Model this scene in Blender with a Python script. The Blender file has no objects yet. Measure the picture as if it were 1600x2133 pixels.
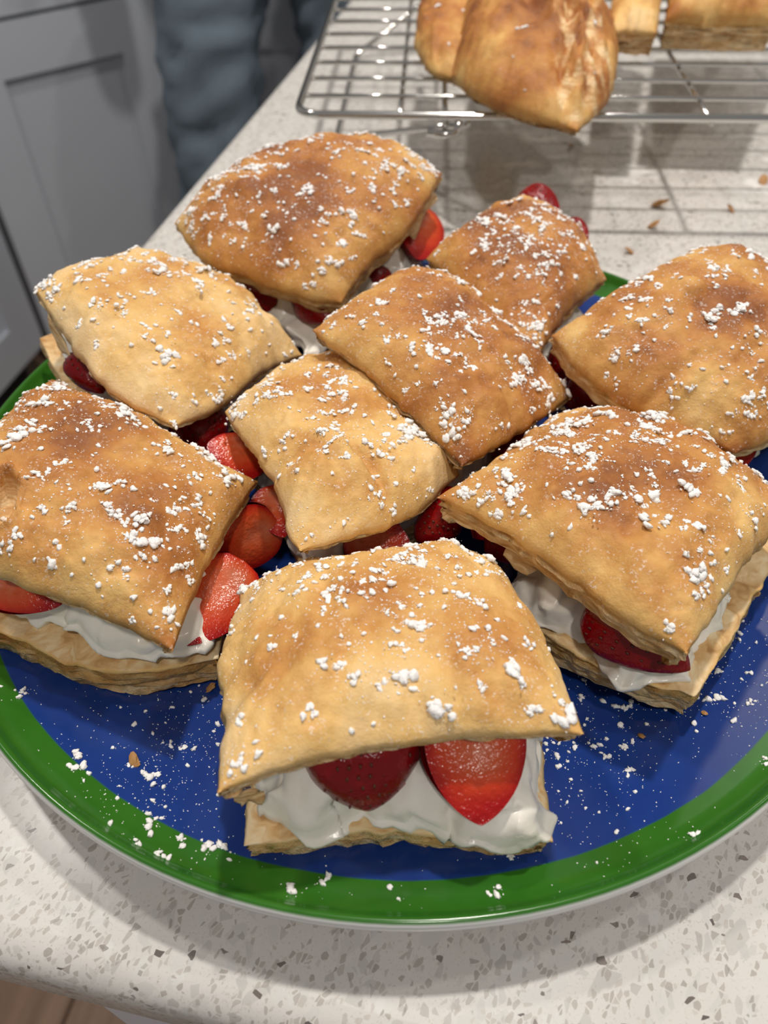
import bpy, bmesh, math
import numpy as np
from mathutils import Vector, Matrix

scene = bpy.context.scene
COL = scene.collection

# ------------------------------------------------------------------ camera
CAM = np.array([-0.00632457, -0.19628158, 0.20347432])
# columns: camera right, camera down, camera forward (world axes)
CM = np.array([[0.999886325, -0.0150776748, 0.0],
               [-0.0110495223, -0.732756633, 0.680401077],
               [-0.0102588662, -0.680323732, -0.732839938]])
FPX = 1602.0
cd = bpy.data.cameras.new('camera')
cam = bpy.data.objects.new('camera', cd)
COL.objects.link(cam)
cd.lens = FPX / 2133.0 * 36.0
cd.sensor_width = 36.0
cd.clip_start = 0.01
cd.clip_end = 50
cd.dof.use_dof = True
cd.dof.focus_distance = 0.205
cd.dof.aperture_fstop = cd.lens / 2.1
cam.matrix_world = Matrix([[CM[i][0], -CM[i][1], -CM[i][2], CAM[i]] for i in range(3)] + [[0, 0, 0, 1]])
scene.camera = cam

# ------------------------------------------------------------------ world and lights
w = bpy.data.worlds.new('world')
scene.world = w
w.use_nodes = True
bg = w.node_tree.nodes['Background']
bg.inputs[0].default_value = (1.0, 0.97, 0.94, 1)
bg.inputs[1].default_value = 0.30

def lamp(loc, size, power, col=(1.0, 0.94, 0.87), target=None):
    ld = bpy.data.lights.new('ceiling_downlight', 'AREA')
    ld.shape = 'DISK'
    ld.size = size
    ld.energy = power
    ld.color = col
    o = bpy.data.objects.new('ceiling_downlight', ld)
    COL.objects.link(o)
    o.location = loc
    if target is not None:
        o.rotation_euler = (Vector(target) - Vector(loc)).to_track_quat('-Z', 'Y').to_euler()
    return o

lamp((0.14, 0.40, 1.50), 0.08, 19.0)
lamp((1.15, 0.30, 1.50), 0.10, 8.0)
lamp((-0.70, 0.55, 1.50), 0.10, 9.0)
lamp((0.10, -0.80, 1.50), 0.12, 9.0)
lamp((0.55, 1.55, 1.50), 0.12, 7.0)

scene.cycles.max_bounces = 5
scene.cycles.diffuse_bounces = 3
scene.cycles.glossy_bounces = 3
scene.cycles.transmission_bounces = 1
scene.cycles.caustics_reflective = False
scene.cycles.caustics_refractive = False
scene.cycles.use_adaptive_sampling = True
scene.cycles.adaptive_threshold = 0.05

scene.view_settings.view_transform = 'Standard'
scene.view_settings.look = 'None'
scene.view_settings.exposure = -0.38
scene.view_settings.gamma = 1.0
scene.view_settings.use_curve_mapping = False

# ------------------------------------------------------------------ helpers
def at(px, py, z):
    """point of the place seen at this pixel of the 1600x2133 frame, at height z above the counter"""
    d = CM @ np.array([(px - 800.0) / FPX, (py - 1066.5) / FPX, 1.0])
    return CAM + d * ((z - CAM[2]) / d[2])

def on_plane(px, py, p0, az):
    d = CM @ np.array([(px - 800.0) / FPX, (py - 1066.5) / FPX, 1.0])
    n = np.array([math.cos(az), -math.sin(az), 0])
    return CAM + d * ((n @ (p0 - CAM)) / (n @ d))

def smooth(a, b, x):
    t = np.clip((x - a) / (b - a), 0, 1)
    return t * t * (3 - 2 * t)

def _hash(ix, iy, iz, seed):
    h = (ix.astype(np.int64) * 374761393 + iy.astype(np.int64) * 668265263 + iz.astype(np.int64) * 2147483647 + seed * 1274126177) & 0xFFFFFFFF
    h = ((h ^ (h >> 13)) * 1274126177) & 0xFFFFFFFF
    h = ((h ^ (h >> 16)) * 2246822519) & 0xFFFFFFFF
    return ((h ^ (h >> 15)) & 0xFFFFFF) / float(0xFFFFFF)

def vnoise(p, seed=0):
    """value noise in -1..1, p is (N,3)"""
    p = np.asarray(p, float)
    i = np.floor(p).astype(np.int64)
    f = p - i
    f = f * f * f * (f * (f * 6 - 15) + 10)
    r = 0
    for dx in (0, 1):
        wx = f[:, 0] if dx else 1 - f[:, 0]
        for dy in (0, 1):
            wy = f[:, 1] if dy else 1 - f[:, 1]
            for dz in (0, 1):
                wz = f[:, 2] if dz else 1 - f[:, 2]
                r = r + wx * wy * wz * _hash(i[:, 0] + dx, i[:, 1] + dy, i[:, 2] + dz, seed)
    return r * 2 - 1

def link(o, parent=None):
    COL.objects.link(o)
    if parent is not None:
        o.parent = parent
    return o

def mesh_obj(name, verts, faces, mat, parent=None, base=None, smooth_shade=True, attrs=None):
    v = np.asarray(verts, float)
    if base is not None:
        v = v - np.asarray(base, float)
    me = bpy.data.meshes.new(name)
    me.from_pydata(v.tolist(), [], [list(map(int, f)) for f in faces])
    me.update()
    if smooth_shade:
        me.polygons.foreach_set('use_smooth', [True] * len(me.polygons))
    if attrs:
        for k, a in attrs.items():
            at_ = me.attributes.new(k, 'FLOAT', 'POINT')
            at_.data.foreach_set('value', np.asarray(a, dtype=np.float32))
    me.materials.append(mat)
    return link(bpy.data.objects.new(name, me), parent)

def tag(o, label=None, cat=None, group=None, kind=None):
    if label:
        o['label'] = label
    if cat:
        o['category'] = cat
    if group:
        o['group'] = group
    if kind:
        o['kind'] = kind
    return o

def empty(name, loc, label=None, cat=None, group=None):
    o = bpy.data.objects.new(name, None)
    o.empty_display_size = 0.02
    o.location = [float(x) for x in loc]
    link(o)
    return tag(o, label, cat, group)

def box_obj(name, frame, lo, hi, mat, parent=None, bevel=0.0015, seg=2, base=None):
    """box in a local frame (origin, ex, ey, ez) with bevelled edges"""
    bm = bmesh.new()
    bmesh.ops.create_cube(bm, size=1.0)
    lo = np.array(lo, float); hi = np.array(hi, float)
    for v in bm.verts:
        c = np.array(v.co)
        v.co = Vector((lo + (c + 0.5) * (hi - lo)).tolist())
    if bevel > 0:
        bmesh.ops.bevel(bm, geom=list(bm.edges), offset=bevel, segments=seg, affect='EDGES', profile=0.5)
    o, ex, ey, ez = [np.array(a, float) for a in frame]
    b = np.array(base if base is not None else (0, 0, 0), float)
    for v in bm.verts:
        c = v.co
        v.co = Vector((o + ex * c.x + ey * c.y + ez * c.z - b).tolist())
    me = bpy.data.meshes.new(name)
    bm.normal_update()
    bmesh.ops.recalc_face_normals(bm, faces=bm.faces)
    bm.to_mesh(me); bm.free()
    me.materials.append(mat)
    return link(bpy.data.objects.new(name, me), parent)

def tube_obj(name, pts, r, mat, parent=None, base=None, nseg=10, cap=True):
    P = np.array(pts, float)
    n = len(P)
    tang = np.gradient(P, axis=0)
    tang /= np.linalg.norm(tang, axis=1)[:, None]
    ref = np.array([0, 0, 1.0]) if abs(tang[0][2]) < 0.9 else np.array([1.0, 0, 0])
    verts, faces = [], []
    a = np.cross(tang[0], ref); a /= np.linalg.norm(a)
    for i in range(n):
        a = a - tang[i] * (a @ tang[i]); a /= np.linalg.norm(a)
        b = np.cross(tang[i], a)
        rr = r[i] if hasattr(r, '__len__') else r
        for k in range(nseg):
            t = 2 * math.pi * k / nseg
            verts.append(P[i] + rr * (math.cos(t) * a + math.sin(t) * b))
    for i in range(n - 1):
        for k in range(nseg):
            k2 = (k + 1) % nseg
            faces.append((i * nseg + k, i * nseg + k2, (i + 1) * nseg + k2, (i + 1) * nseg + k))
    if cap:
        faces.append(tuple(range(nseg))[::-1])
        faces.append(tuple((n - 1) * nseg + k for k in range(nseg)))
    return mesh_obj(name, verts, faces, mat, parent, base)

def arc_pts(c, r, a0, a1, n, ex, ey):
    return [c + r * (math.cos(t) * ex + math.sin(t) * ey) for t in np.linspace(a0, a1, n)]

# ------------------------------------------------------------------ materials
def new_mat(name):
    m = bpy.data.materials.new(name)
    m.use_nodes = True
    nt = m.node_tree
    return m, nt, nt.nodes['Principled BSDF']

class NT:
    def __init__(s, nt):
        s.nt = nt
    def n(s, t, **kw):
        nd = s.nt.nodes.new(t)
        for k, v in kw.items():
            setattr(nd, k, v)
        return nd
    def l(s, a, b):
        s.nt.links.new(a, b)
    def val(s, x, sock):
        if isinstance(x, (int, float)):
            sock.default_value = x
        elif isinstance(x, tuple):
            sock.default_value = x if len(x) == 4 else (*x, 1)
        else:
            s.l(x, sock)
    def math(s, op, a, b=0.0, clamp=False):
        nd = s.n('ShaderNodeMath', operation=op, use_clamp=clamp)
        s.val(a, nd.inputs[0]); s.val(b, nd.inputs[1])
        return nd.outputs[0]
    def mix(s, f, a, b, blend='MIX'):
        nd = s.n('ShaderNodeMix', data_type='RGBA', blend_type=blend)
        s.val(f, nd.inputs[0]); s.val(a, nd.inputs[6]); s.val(b, nd.inputs[7])
        return nd.outputs[2]
    def coord(s, scale=(1, 1, 1), loc=(0, 0, 0), rot=(0, 0, 0)):
        c = s.n('ShaderNodeTexCoord'); m = s.n('ShaderNodeMapping')
        m.inputs['Scale'].default_value = scale
        m.inputs['Location'].default_value = loc
        m.inputs['Rotation'].default_value = rot
        s.l(c.outputs['Object'], m.inputs[0])
        return m.outputs[0]
    def noise(s, vec, scale, detail=3, rough=0.5):
        nd = s.n('ShaderNodeTexNoise')
        s.l(vec, nd.inputs['Vector'])
        nd.inputs['Scale'].default_value = scale
        nd.inputs['Detail'].default_value = detail
        nd.inputs['Roughness'].default_value = rough
        return nd.outputs['Fac']
    def voro(s, vec, scale, feature='F1', out='Distance', rand=1.0):
        nd = s.n('ShaderNodeTexVoronoi', feature=feature)
        s.l(vec, nd.inputs['Vector'])
        nd.inputs['Scale'].default_value = scale
        nd.inputs['Randomness'].default_value = rand
        return nd.outputs[out]
    def ramp(s, f, stops):
        nd = s.n('ShaderNodeValToRGB')
        el = nd.color_ramp.elements
        while len(el) < len(stops):
            el.new(0.5)
        for e, (p, c) in zip(el, stops):
            e.position = p
            e.color = c if len(c) == 4 else (*c, 1)
        s.val(f, nd.inputs[0])
        return nd.outputs[0]
    def step(s, f, a, b):
        nd = s.n('ShaderNodeMapRange', interpolation_type='SMOOTHSTEP')
        s.val(f, nd.inputs[0])
        nd.inputs[1].default_value = a; nd.inputs[2].default_value = b
        nd.inputs[3].default_value = 0; nd.inputs[4].default_value = 1
        return nd.outputs[0]
    def attr(s, name):
        nd = s.n('ShaderNodeAttribute', attribute_name=name)
        return nd.outputs['Fac']
    def bump(s, h, strength, dist, bsdf):
        nd = s.n('ShaderNodeBump')
        nd.inputs['Strength'].default_value = strength
        nd.inputs['Distance'].default_value = dist
        s.l(h, nd.inputs['Height'])
        s.l(nd.outputs[0], bsdf.inputs['Normal'])

def simple(name, col, rough=0.5, metal=0.0, spec=0.5, coat=0.0, var=0.0, vscale=20):
    m, nt, b = new_mat(name)
    k = NT(nt)
    b.inputs['Roughness'].default_value = rough
    b.inputs['Metallic'].default_value = metal
    b.inputs['Specular IOR Level'].default_value = spec
    b.inputs['Coat Weight'].default_value = coat
    if var > 0:
        nz = k.noise(k.coord(), vscale, 3)
        lo = tuple(c * (1 - var) for c in col); hi = tuple(min(1, c * (1 + var)) for c in col)
        k.l(k.mix(nz, lo, hi), b.inputs['Base Color'])
    else:
        b.inputs['Base Color'].default_value = (*col, 1)
    return m

def pastry_mat(name, bake, dust=0.35, seed=0.0, pale=(0.73, 0.46, 0.165)):
    """baked crust on top (attribute crust = 1), pale laminated dough on the torn sides (crust = 0)"""
    m, nt, b = new_mat(name)
    k = NT(nt)
    co = k.coord(loc=(seed * 1.7, seed * 0.9, seed * 0.31))
    n1 = k.noise(co, 42, 1, 0.45)
    n2 = k.noise(co, 170, 3, 0.62)
    f = k.math('ADD', k.math('MULTIPLY', k.math('SUBTRACT', n1, 0.5), 1.15), bake)
    f = k.math('ADD', f, k.math('MULTIPLY', k.math('SUBTRACT', n2, 0.5), 0.55))
    f = k.math('ADD', f, k.math('MULTIPLY', k.math('SUBTRACT', k.attr('brown'), 0.55), 0.38), clamp=True)
    crust = k.ramp(f, [(0.0, (0.78, 0.56, 0.29)), (0.30, pale), (0.55, (0.57, 0.285, 0.080)), (0.78, (0.43, 0.17, 0.042)), (1.0, (0.25, 0.085, 0.025))])
    lam = k.noise(k.coord(scale=(110, 110, 1000)), 1.0, 2, 0.6)
    side = k.ramp(lam, [(0.25, (0.42, 0.21, 0.07)), (0.43, (0.68, 0.43, 0.19)), (0.60, (0.82, 0.63, 0.37)), (0.80, (0.88, 0.76, 0.54))])
    ca = k.attr('crust')
    edge = k.math('ADD', ca, k.math('MULTIPLY', k.math('SUBTRACT', n2, 0.5), 0.7))
    base = k.mix(k.step(edge, 0.30, 0.70), side, crust)
    fine = k.noise(co, 1100, 2, 0.65)
    d = k.math('MULTIPLY', k.step(fine, 0.56, 0.70), k.step(n2, 0.42, 0.60))
    d = k.math('MULTIPLY', k.math('MULTIPLY', d, dust), k.step(ca, 0.2, 0.7))
    base = k.mix(d, base, (0.88, 0.84, 0.80))
    k.l(base, b.inputs['Base Color'])
    b.inputs['Roughness'].default_value = 0.6
    b.inputs['Specular IOR Level'].default_value = 0.3
    k.bump(k.noise(co, 330, 4, 0.72), 0.36, 0.0013, b)
    return m

def sugar_mat():
    m, nt, b = new_mat('powdered_sugar')
    k = NT(nt)
    nz = k.noise(k.coord(), 2500, 2)
    k.l(k.ramp(nz, [(0.3, (0.86, 0.84, 0.82)), (0.7, (0.93, 0.92, 0.91))]), b.inputs['Base Color'])
    b.inputs['Roughness'].default_value = 0.95
    b.inputs['Specular IOR Level'].default_value = 0.1
    k.bump(nz, 0.5, 0.0004, b)
    return m

def cream_mat():
    m, nt, b = new_mat('whipped_cream')
    k = NT(nt)
    co = k.coord()
    nz = k.noise(co, 90, 3)
    k.l(k.ramp(nz, [(0.25, (0.88, 0.83, 0.73)), (0.7, (0.93, 0.90, 0.83))]), b.inputs['Base Color'])
    b.inputs['Roughness'].default_value = 0.24
    b.inputs['Specular IOR Level'].default_value = 0.5
    k.bump(k.noise(co, 220, 3), 0.25, 0.0012, b)
    return m

def berry_mat():
    """core: 0 on the skin, rising to 1 in the middle of the cut flesh"""
    m, nt, b = new_mat('strawberry')
    k = NT(nt)
    co = k.coord()
    n = k.noise(co, 130, 3)
    c = k.math('ADD', k.attr('core'), k.math('MULTIPLY', k.math('SUBTRACT', n, 0.5), 0.35))
    col = k.ramp(c, [(0.0, (0.20, 0.002, 0.004)), (0.14, (0.38, 0.007, 0.007)), (0.38, (0.58, 0.045, 0.014)), (0.68, (0.62, 0.10, 0.032)), (1.0, (0.64, 0.21, 0.115))])
    k.l(col, b.inputs['Base Color'])
    b.inputs['Roughness'].default_value = 0.20
    b.inputs['Specular IOR Level'].default_value = 0.36
    k.bump(k.noise(co, 750, 2, 0.65), 0.40, 0.0008, b)
    return m

def quartz_mat():
    m, nt, b = new_mat('white_quartz')
    k = NT(nt)
    co = k.coord()
    warp = k.n('ShaderNodeTexNoise'); k.l(co, warp.inputs['Vector']); warp.inputs['Scale'].default_value = 170
    wv = k.n('ShaderNodeVectorMath', operation='MULTIPLY_ADD')
    k.l(warp.outputs['Color'], wv.inputs[0]); wv.inputs[1].default_value = (0.0016, 0.0016, 0.0016); k.l(co, wv.inputs[2])
    v = wv.outputs[0]
    base = k.mix(k.noise(co, 45, 3), (0.585, 0.56, 0.53), (0.665, 0.645, 0.62))
    fine = k.noise(co, 1300, 2, 0.7)
    base = k.mix(k.step(fine, 0.56, 0.72), base, (0.52, 0.48, 0.44))
    def chips(scale, frac, size, col_a, col_b, amt, off):
        mp = k.n('ShaderNodeMapping'); mp.inputs['Location'].default_value = (off, off * 0.7, 0); mp.inputs['Rotation'].default_value = (0, 0, off * 3)
        k.l(v, mp.inputs[0])
        mp2 = k.n('ShaderNodeMapping'); mp2.inputs['Scale'].default_value = (1, 0.62, 1); k.l(mp.outputs[0], mp2.inputs[0])
        vo = k.n('ShaderNodeTexVoronoi', feature='F1'); k.l(mp2.outputs[0], vo.inputs['Vector']); vo.inputs['Scale'].default_value = scale
        ve = k.n('ShaderNodeTexVoronoi', feature='DISTANCE_TO_EDGE'); k.l(mp2.outputs[0], ve.inputs['Vector']); ve.inputs['Scale'].default_value = scale
        sp = k.n('ShaderNodeSeparateColor'); k.l(vo.outputs['Color'], sp.inputs[0])
        pick = k.step(sp.outputs[0], frac, frac - 0.02)
        rad = k.math('MULTIPLY', k.math('ADD', sp.outputs[1], 0.15), size)
        inside = k.step(k.math('SUBTRACT', ve.outputs['Distance'], rad), 0.0, 0.03)
        colr = k.mix(sp.outputs[2], col_a, col_b)
        return k.math('MULTIPLY', k.math('MULTIPLY', pick, inside), amt), colr
    for args in ((210, 0.36, 0.20, (0.63, 0.625, 0.60), (0.47, 0.455, 0.43), 0.7, 0.3),
                 (400, 0.36, 0.16, (0.66, 0.66, 0.64), (0.36, 0.34, 0.315), 0.65, 1.1),
                 (800, 0.30, 0.14, (0.52, 0.48, 0.44), (0.27, 0.235, 0.205), 0.65, 2.3),
                 (640, 0.034, 0.14, (0.20, 0.16, 0.14), (0.06, 0.045, 0.04), 0.9, 3.7)):
        f, c = chips(*args)
        base = k.mix(f, base, c)
    # smears of flour left on the counter behind the plate
    sx = k.n('ShaderNodeSeparateXYZ'); k.l(co, sx.inputs[0])
    reg = k.math('MULTIPLY', k.step(sx.outputs['Y'], 0.19, 0.27), k.step(sx.outputs['X'], -0.02, 0.06))
    sm = k.step(k.noise(k.coord(scale=(1, 1.6, 1), rot=(0, 0, 0.6)), 30, 4, 0.62), 0.55, 0.66)
    base = k.mix(k.math('MULTIPLY', k.math('MULTIPLY', reg, sm), 0.75), base, (0.88, 0.865, 0.84))
    k.l(base, b.inputs['Base Color'])
    b.inputs['Roughness'].default_value = 0.22
    b.inputs['Specular IOR Level'].default_value = 0.4
    return m

def plate_mat():
    m, nt, b = new_mat('glazed_plate')
    k = NT(nt)
    co = k.coord()
    r = k.n('ShaderNodeVectorMath', operation='LENGTH')
    mp = k.n('ShaderNodeMapping'); mp.inputs['Scale'].default_value = (1, 1, 0); k.l(co, mp.inputs[0]); k.l(mp.outputs[0], r.inputs[0])
    rr = k.math('ADD', r.outputs['Value'], k.math('MULTIPLY', k.math('SUBTRACT', k.noise(co, 30, 3), 0.5), 0.0014))
    nz = k.noise(co, 60, 4, 0.6)
    blue = k.mix(nz, (0.008, 0.028, 0.165), (0.014, 0.050, 0.245))
    green = k.mix(nz, (0.018, 0.105, 0.008), (0.038, 0.165, 0.016))
    col = k.mix(k.step(rr, 0.1383, 0.1389), blue, green)
    col = k.mix(k.attr('glaze'), (0.74, 0.74, 0.73), col)
    k.l(col, b.inputs['Base Color'])
    b.inputs['Roughness'].default_value = 0.16
    b.inputs['Specular IOR Level'].default_value = 0.5
    return m

def wood_mat():
    m, nt, b = new_mat('brown_floor_wood')
    k = NT(nt)
    nz = k.noise(k.coord(scale=(18, 1.6, 1)), 2.5, 5, 0.6)
    k.l(k.ramp(nz, [(0.25, (0.115, 0.062, 0.036)), (0.7, (0.24, 0.145, 0.088))]), b.inputs['Base Color'])
    b.inputs['Roughness'].default_value = 0.45
    return m

def denim_mat():
    m, nt, b = new_mat('blue_grey_cloth')
    k = NT(nt)
    co = k.coord()
    nz = k.noise(co, 9, 3)
    wv = k.noise(k.coord(scale=(1, 1, 0.2)), 900, 2)
    c = k.ramp(nz, [(0.25, (0.085, 0.12, 0.155)), (0.75, (0.15, 0.20, 0.25))])
    k.l(k.mix(k.math('MULTIPLY', wv, 0.25), c, (0.25, 0.30, 0.35)), b.inputs['Base Color'])
    b.inputs['Roughness'].default_value = 0.9
    return m

M_SUGAR = sugar_mat()
M_CREAM = cream_mat()
M_BERRY = berry_mat()
M_SEED = simple('strawberry_seed', (0.10, 0.022, 0.010), 0.4, var=0.4, vscale=400)
M_QUARTZ = quartz_mat()
M_PLATE = plate_mat()
M_CHROME = simple('polished_chrome', (0.62, 0.61, 0.59), 0.13, 1.0, var=0.06, vscale=60)
M_GREY = simple('grey_cabinet_paint', (0.49, 0.525, 0.58), 0.42, var=0.05, vscale=5)
M_DARK = simple('dark_recess', (0.03, 0.03, 0.032), 0.7, var=0.1)
M_NICKEL = simple('brushed_nickel', (0.7, 0.69, 0.66), 0.25, 1.0, var=0.05)
M_WHITE = simple('white_panel_paint', (0.70, 0.70, 0.76), 0.45, var=0.03)
M_WOOD = wood_mat()
M_GROUT = simple('floor_joint', (0.05, 0.032, 0.02), 0.8, var=0.2)
M_DENIM = denim_mat()
M_SHIRT = simple('dark_shirt_cloth', (0.06, 0.065, 0.075), 0.9, var=0.15)
M_SKIN = simple('skin', (0.55, 0.34, 0.25), 0.5, var=0.05)
M_SHOE = simple('shoe_leather', (0.05, 0.045, 0.04), 0.5, var=0.1)
M_WALL = simple('painted_wall', (0.55, 0.54, 0.52), 0.7, var=0.03)
M_CRUMB = simple('pastry_crumb', (0.42, 0.21, 0.07), 0.6, var=0.35, vscale=300)

# ------------------------------------------------------------------ setting: counter frame
YAW = math.radians(12.5)
EX = np.array([math.cos(YAW), -math.sin(YAW), 0])
EY = np.array([math.sin(YAW), math.cos(YAW), 0])
EZ = np.array([0, 0, 1.0])
O0 = np.zeros(3)
FLOOR_Z = -0.90

# floor: a base and single planks running along the counter
base_f = box_obj('floor', (O0, EX, EY, EZ), (-2.6, -1.6, FLOOR_Z - 0.05), (2.2, 3.4, FLOOR_Z - 0.004), M_GROUT, bevel=0)
tag(base_f, 'brown wooden plank floor below the counter', kind='structure')
rng = np.random.default_rng(5)
bm = bmesh.new()
bmesh.ops.create_cube(bm, size=1.0)
for v in bm.verts:
    v.co = Vector((v.co.x * 0.124, v.co.y * 1.196, v.co.z * 0.008))
bmesh.ops.bevel(bm, geom=list(bm.edges), offset=0.0012, segments=1, affect='EDGES')
plank_me = bpy.data.meshes.new('plank'); bm.to_mesh(plank_me); bm.free(); plank_me.materials.append(M_WOOD)
for i in range(15):
    off = rng.uniform(0, 1.2)
    for j in range(4):
        lx = -1.60 + i * 0.127
        ly = -1.1 + j * 1.2 + off - 0.6
        o = bpy.data.objects.new('plank', plank_me)
        p = EX * lx + EY * ly
        o.location = (p[0], p[1], FLOOR_Z - 0.004)
        o.rotation_euler = (0, 0, -YAW)
        link(o, base_f)

# walls behind the cabinets (grey paint, only a dim backdrop)
tag(box_obj('wall_back', (O0, EX, EY, EZ), (-2.3, 2.62, FLOOR_Z), (2.2, 2.70, 1.5), M_WALL, bevel=0), 'pale painted wall behind the far cabinets', kind='structure')
tag(box_obj('wall_left', (O0, EX, EY, EZ), (-1.95, -1.5, FLOOR_Z), (-1.87, 2.62, 1.5), M_WALL, bevel=0), 'pale painted wall behind the left cabinets', kind='structure')

# ------------------------------------------------------------------ countertop: rounded slab
def make_counter():
    x0, y0, x1, y1 = -0.176, -0.1685, 0.95, 1.05
    th, er, cr = 0.030, 0.009, 0.035
    prof = [(er * (1 - math.sin(t)), -er * (1 - math.cos(t))) for t in np.linspace(0, math.pi / 2, 7)]  # inset, z
    prof = [(er - er * math.sin(t), -er + er * math.cos(t)) for t in np.linspace(0, math.pi / 2, 7)]
    prof += [(er - er * math.cos(t), -th + er - er * math.sin(t)) for t in np.linspace(0, math.pi / 2, 7)]
    def loop(ins, z):
        pts = []
        for (cx, cy, a0) in ((x0 + cr, y0 + cr, math.pi), (x1 - cr, y0 + cr, 1.5 * math.pi), (x1 - cr, y1 - cr, 0), (x0 + cr, y1 - cr, 0.5 * math.pi)):
            for t in np.linspace(a0, a0 + math.pi / 2, 9):
                pts.append(EX * (cx + (cr - ins) * math.cos(t)) + EY * (cy + (cr - ins) * math.sin(t)) + EZ * z)
        return pts
    verts, faces = [], []
    for ins, z in prof:
        verts += loop(ins, z)
    n = 36
    for k in range(len(prof) - 1):
        for i in range(n):
            j = (i + 1) % n
            faces.append((k * n + i, (k + 1) * n + i, (k + 1) * n + j, k * n + j))
    faces.append(tuple(range(n)))
    faces.append(tuple((len(prof) - 1) * n + i for i in range(n))[::-1])
    o = mesh_obj('countertop', verts, faces, M_QUARTZ)
    for p in o.data.polygons:
        p.use_smooth = len(p.vertices) == 4
    return tag(o, 'white speckled quartz countertop with rounded edge under the plate', 'countertop')
make_counter()

isl = empty('island_cabinet', EX * 0.40 + EY * 0.40 + EZ * FLOOR_Z, 'white cabinet base under the overhanging quartz countertop', 'cabinet')
ib = np.array(isl.location)
box_obj('body', (O0, EX, EY, EZ), (-0.052, -0.158, FLOOR_Z + 0.001), (0.90, 1.0, -0.0305), M_WHITE, isl, bevel=0.002, base=ib)
box_obj('end_panel', (O0, EX, EY, EZ), (-0.052, -0.166, FLOOR_Z + 0.10), (0.42, -0.1585, -0.032), M_WHITE, isl, bevel=0.001, base=ib)
box_obj('end_panel', (O0, EX, EY, EZ), (0.424, -0.166, FLOOR_Z + 0.10), (0.90, -0.1585, -0.032), M_WHITE, isl, bevel=0.001, base=ib)

# ------------------------------------------------------------------ grey cabinets across the aisle
C0 = np.array([-0.7784, 1.2889, 0.0])
AZD = math.radians(51.0)
D1 = np.array([math.sin(AZD), math.cos(AZD), 0]); N1 = np.array([math.cos(AZD), -math.sin(AZD), 0])   # diagonal face, outward normal
C1 = C0 + D1 * 0.432
DL = EY; NL = EX
DB = EX; NB = -EY

def shaker(name, parent, frame, x0, x1, z0, z1, base, rail=0.088, knob=None):
    """shaker front: stiles and rails with a recessed panel; frame = (origin, along, outward, up)"""
    bm = bmesh.new()
    o, ex, ey, ez = frame
    def bx(lo, hi):
        r = bmesh.ops.create_cube(bm, size=1.0)
        for v in r['verts']:
            c = np.array(v.co) + 0.5
            q = np.array(lo) + c * (np.array(hi) - np.array(lo))
            v.co = Vector((o + ex * q[0] + ey * q[1] + ez * q[2] - base).tolist())
    bx((x0, 0.002, z0), (x0 + rail, 0.022, z1)); bx((x1 - rail, 0.002, z0), (x1, 0.022, z1))
    bx((x0 + rail, 0.002, z0), (x1 - rail, 0.022, z0 + rail)); bx((x0 + rail, 0.002, z1 - rail), (x1 - rail, 0.022, z1))
    me = bpy.data.meshes.new(name)
    bmesh.ops.recalc_face_normals(bm, faces=bm.faces)
    bm.to_mesh(me); bm.free(); me.materials.append(M_GREY)
    d = link(bpy.data.objects.new(name, me), parent)
    box_obj('panel', frame, (x0 + rail - 0.004, 0.003, z0 + rail - 0.004), (x1 - rail + 0.004, 0.012, z1 - rail + 0.004), M_GREY, d, bevel=0, base=base)
    if knob:
        kp = o + ex * knob[0] + ey * 0.022 + ez * knob[1] - base
        tube_obj('knob', [kp, kp + ey * 0.010, kp + ey * 0.014, kp + ey * 0.022, kp + ey * 0.026], [0.005, 0.005, 0.012, 0.013, 0.008], M_NICKEL, d, nseg=14)
    return d

def cabinet(name, label, origin, D, N, width, depth, fronts, group=None):
    t = empty(name, origin + D * width / 2 - N * depth / 2 + EZ * FLOOR_Z, label, 'cabinet', group)
    b = np.array(t.location)
    fr = (origin, D, N, EZ)
    box_obj('body', fr, (0.0, -depth, -0.80), (width, 0.0, -0.036), M_GREY, t, bevel=0.001, base=b)
    box_obj('toe_kick', fr, (0.0, -depth, FLOOR_Z), (width, -0.06, -0.80), M_DARK, t, bevel=0, base=b)
    for f in fronts:
        kind, x0, x1, z0, z1, kn = f
        if kind == 'drawer':
            d = box_obj('drawer', fr, (x0, 0.002, z0), (x1, 0.022, z1), M_GREY, t, bevel=0.002, base=b)
            if kn:
                kp = origin + D * kn[0] + N * 0.022 + EZ * kn[1] - b
                tube_obj('knob', [kp, kp + N * 0.010, kp + N * 0.014, kp + N * 0.022, kp + N * 0.026], [0.005, 0.005, 0.012, 0.013, 0.008], M_NICKEL, d, nseg=14)
        else:
            shaker('door', t, fr, x0, x1, z0, z1, b, knob=kn)
    return t

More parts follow.
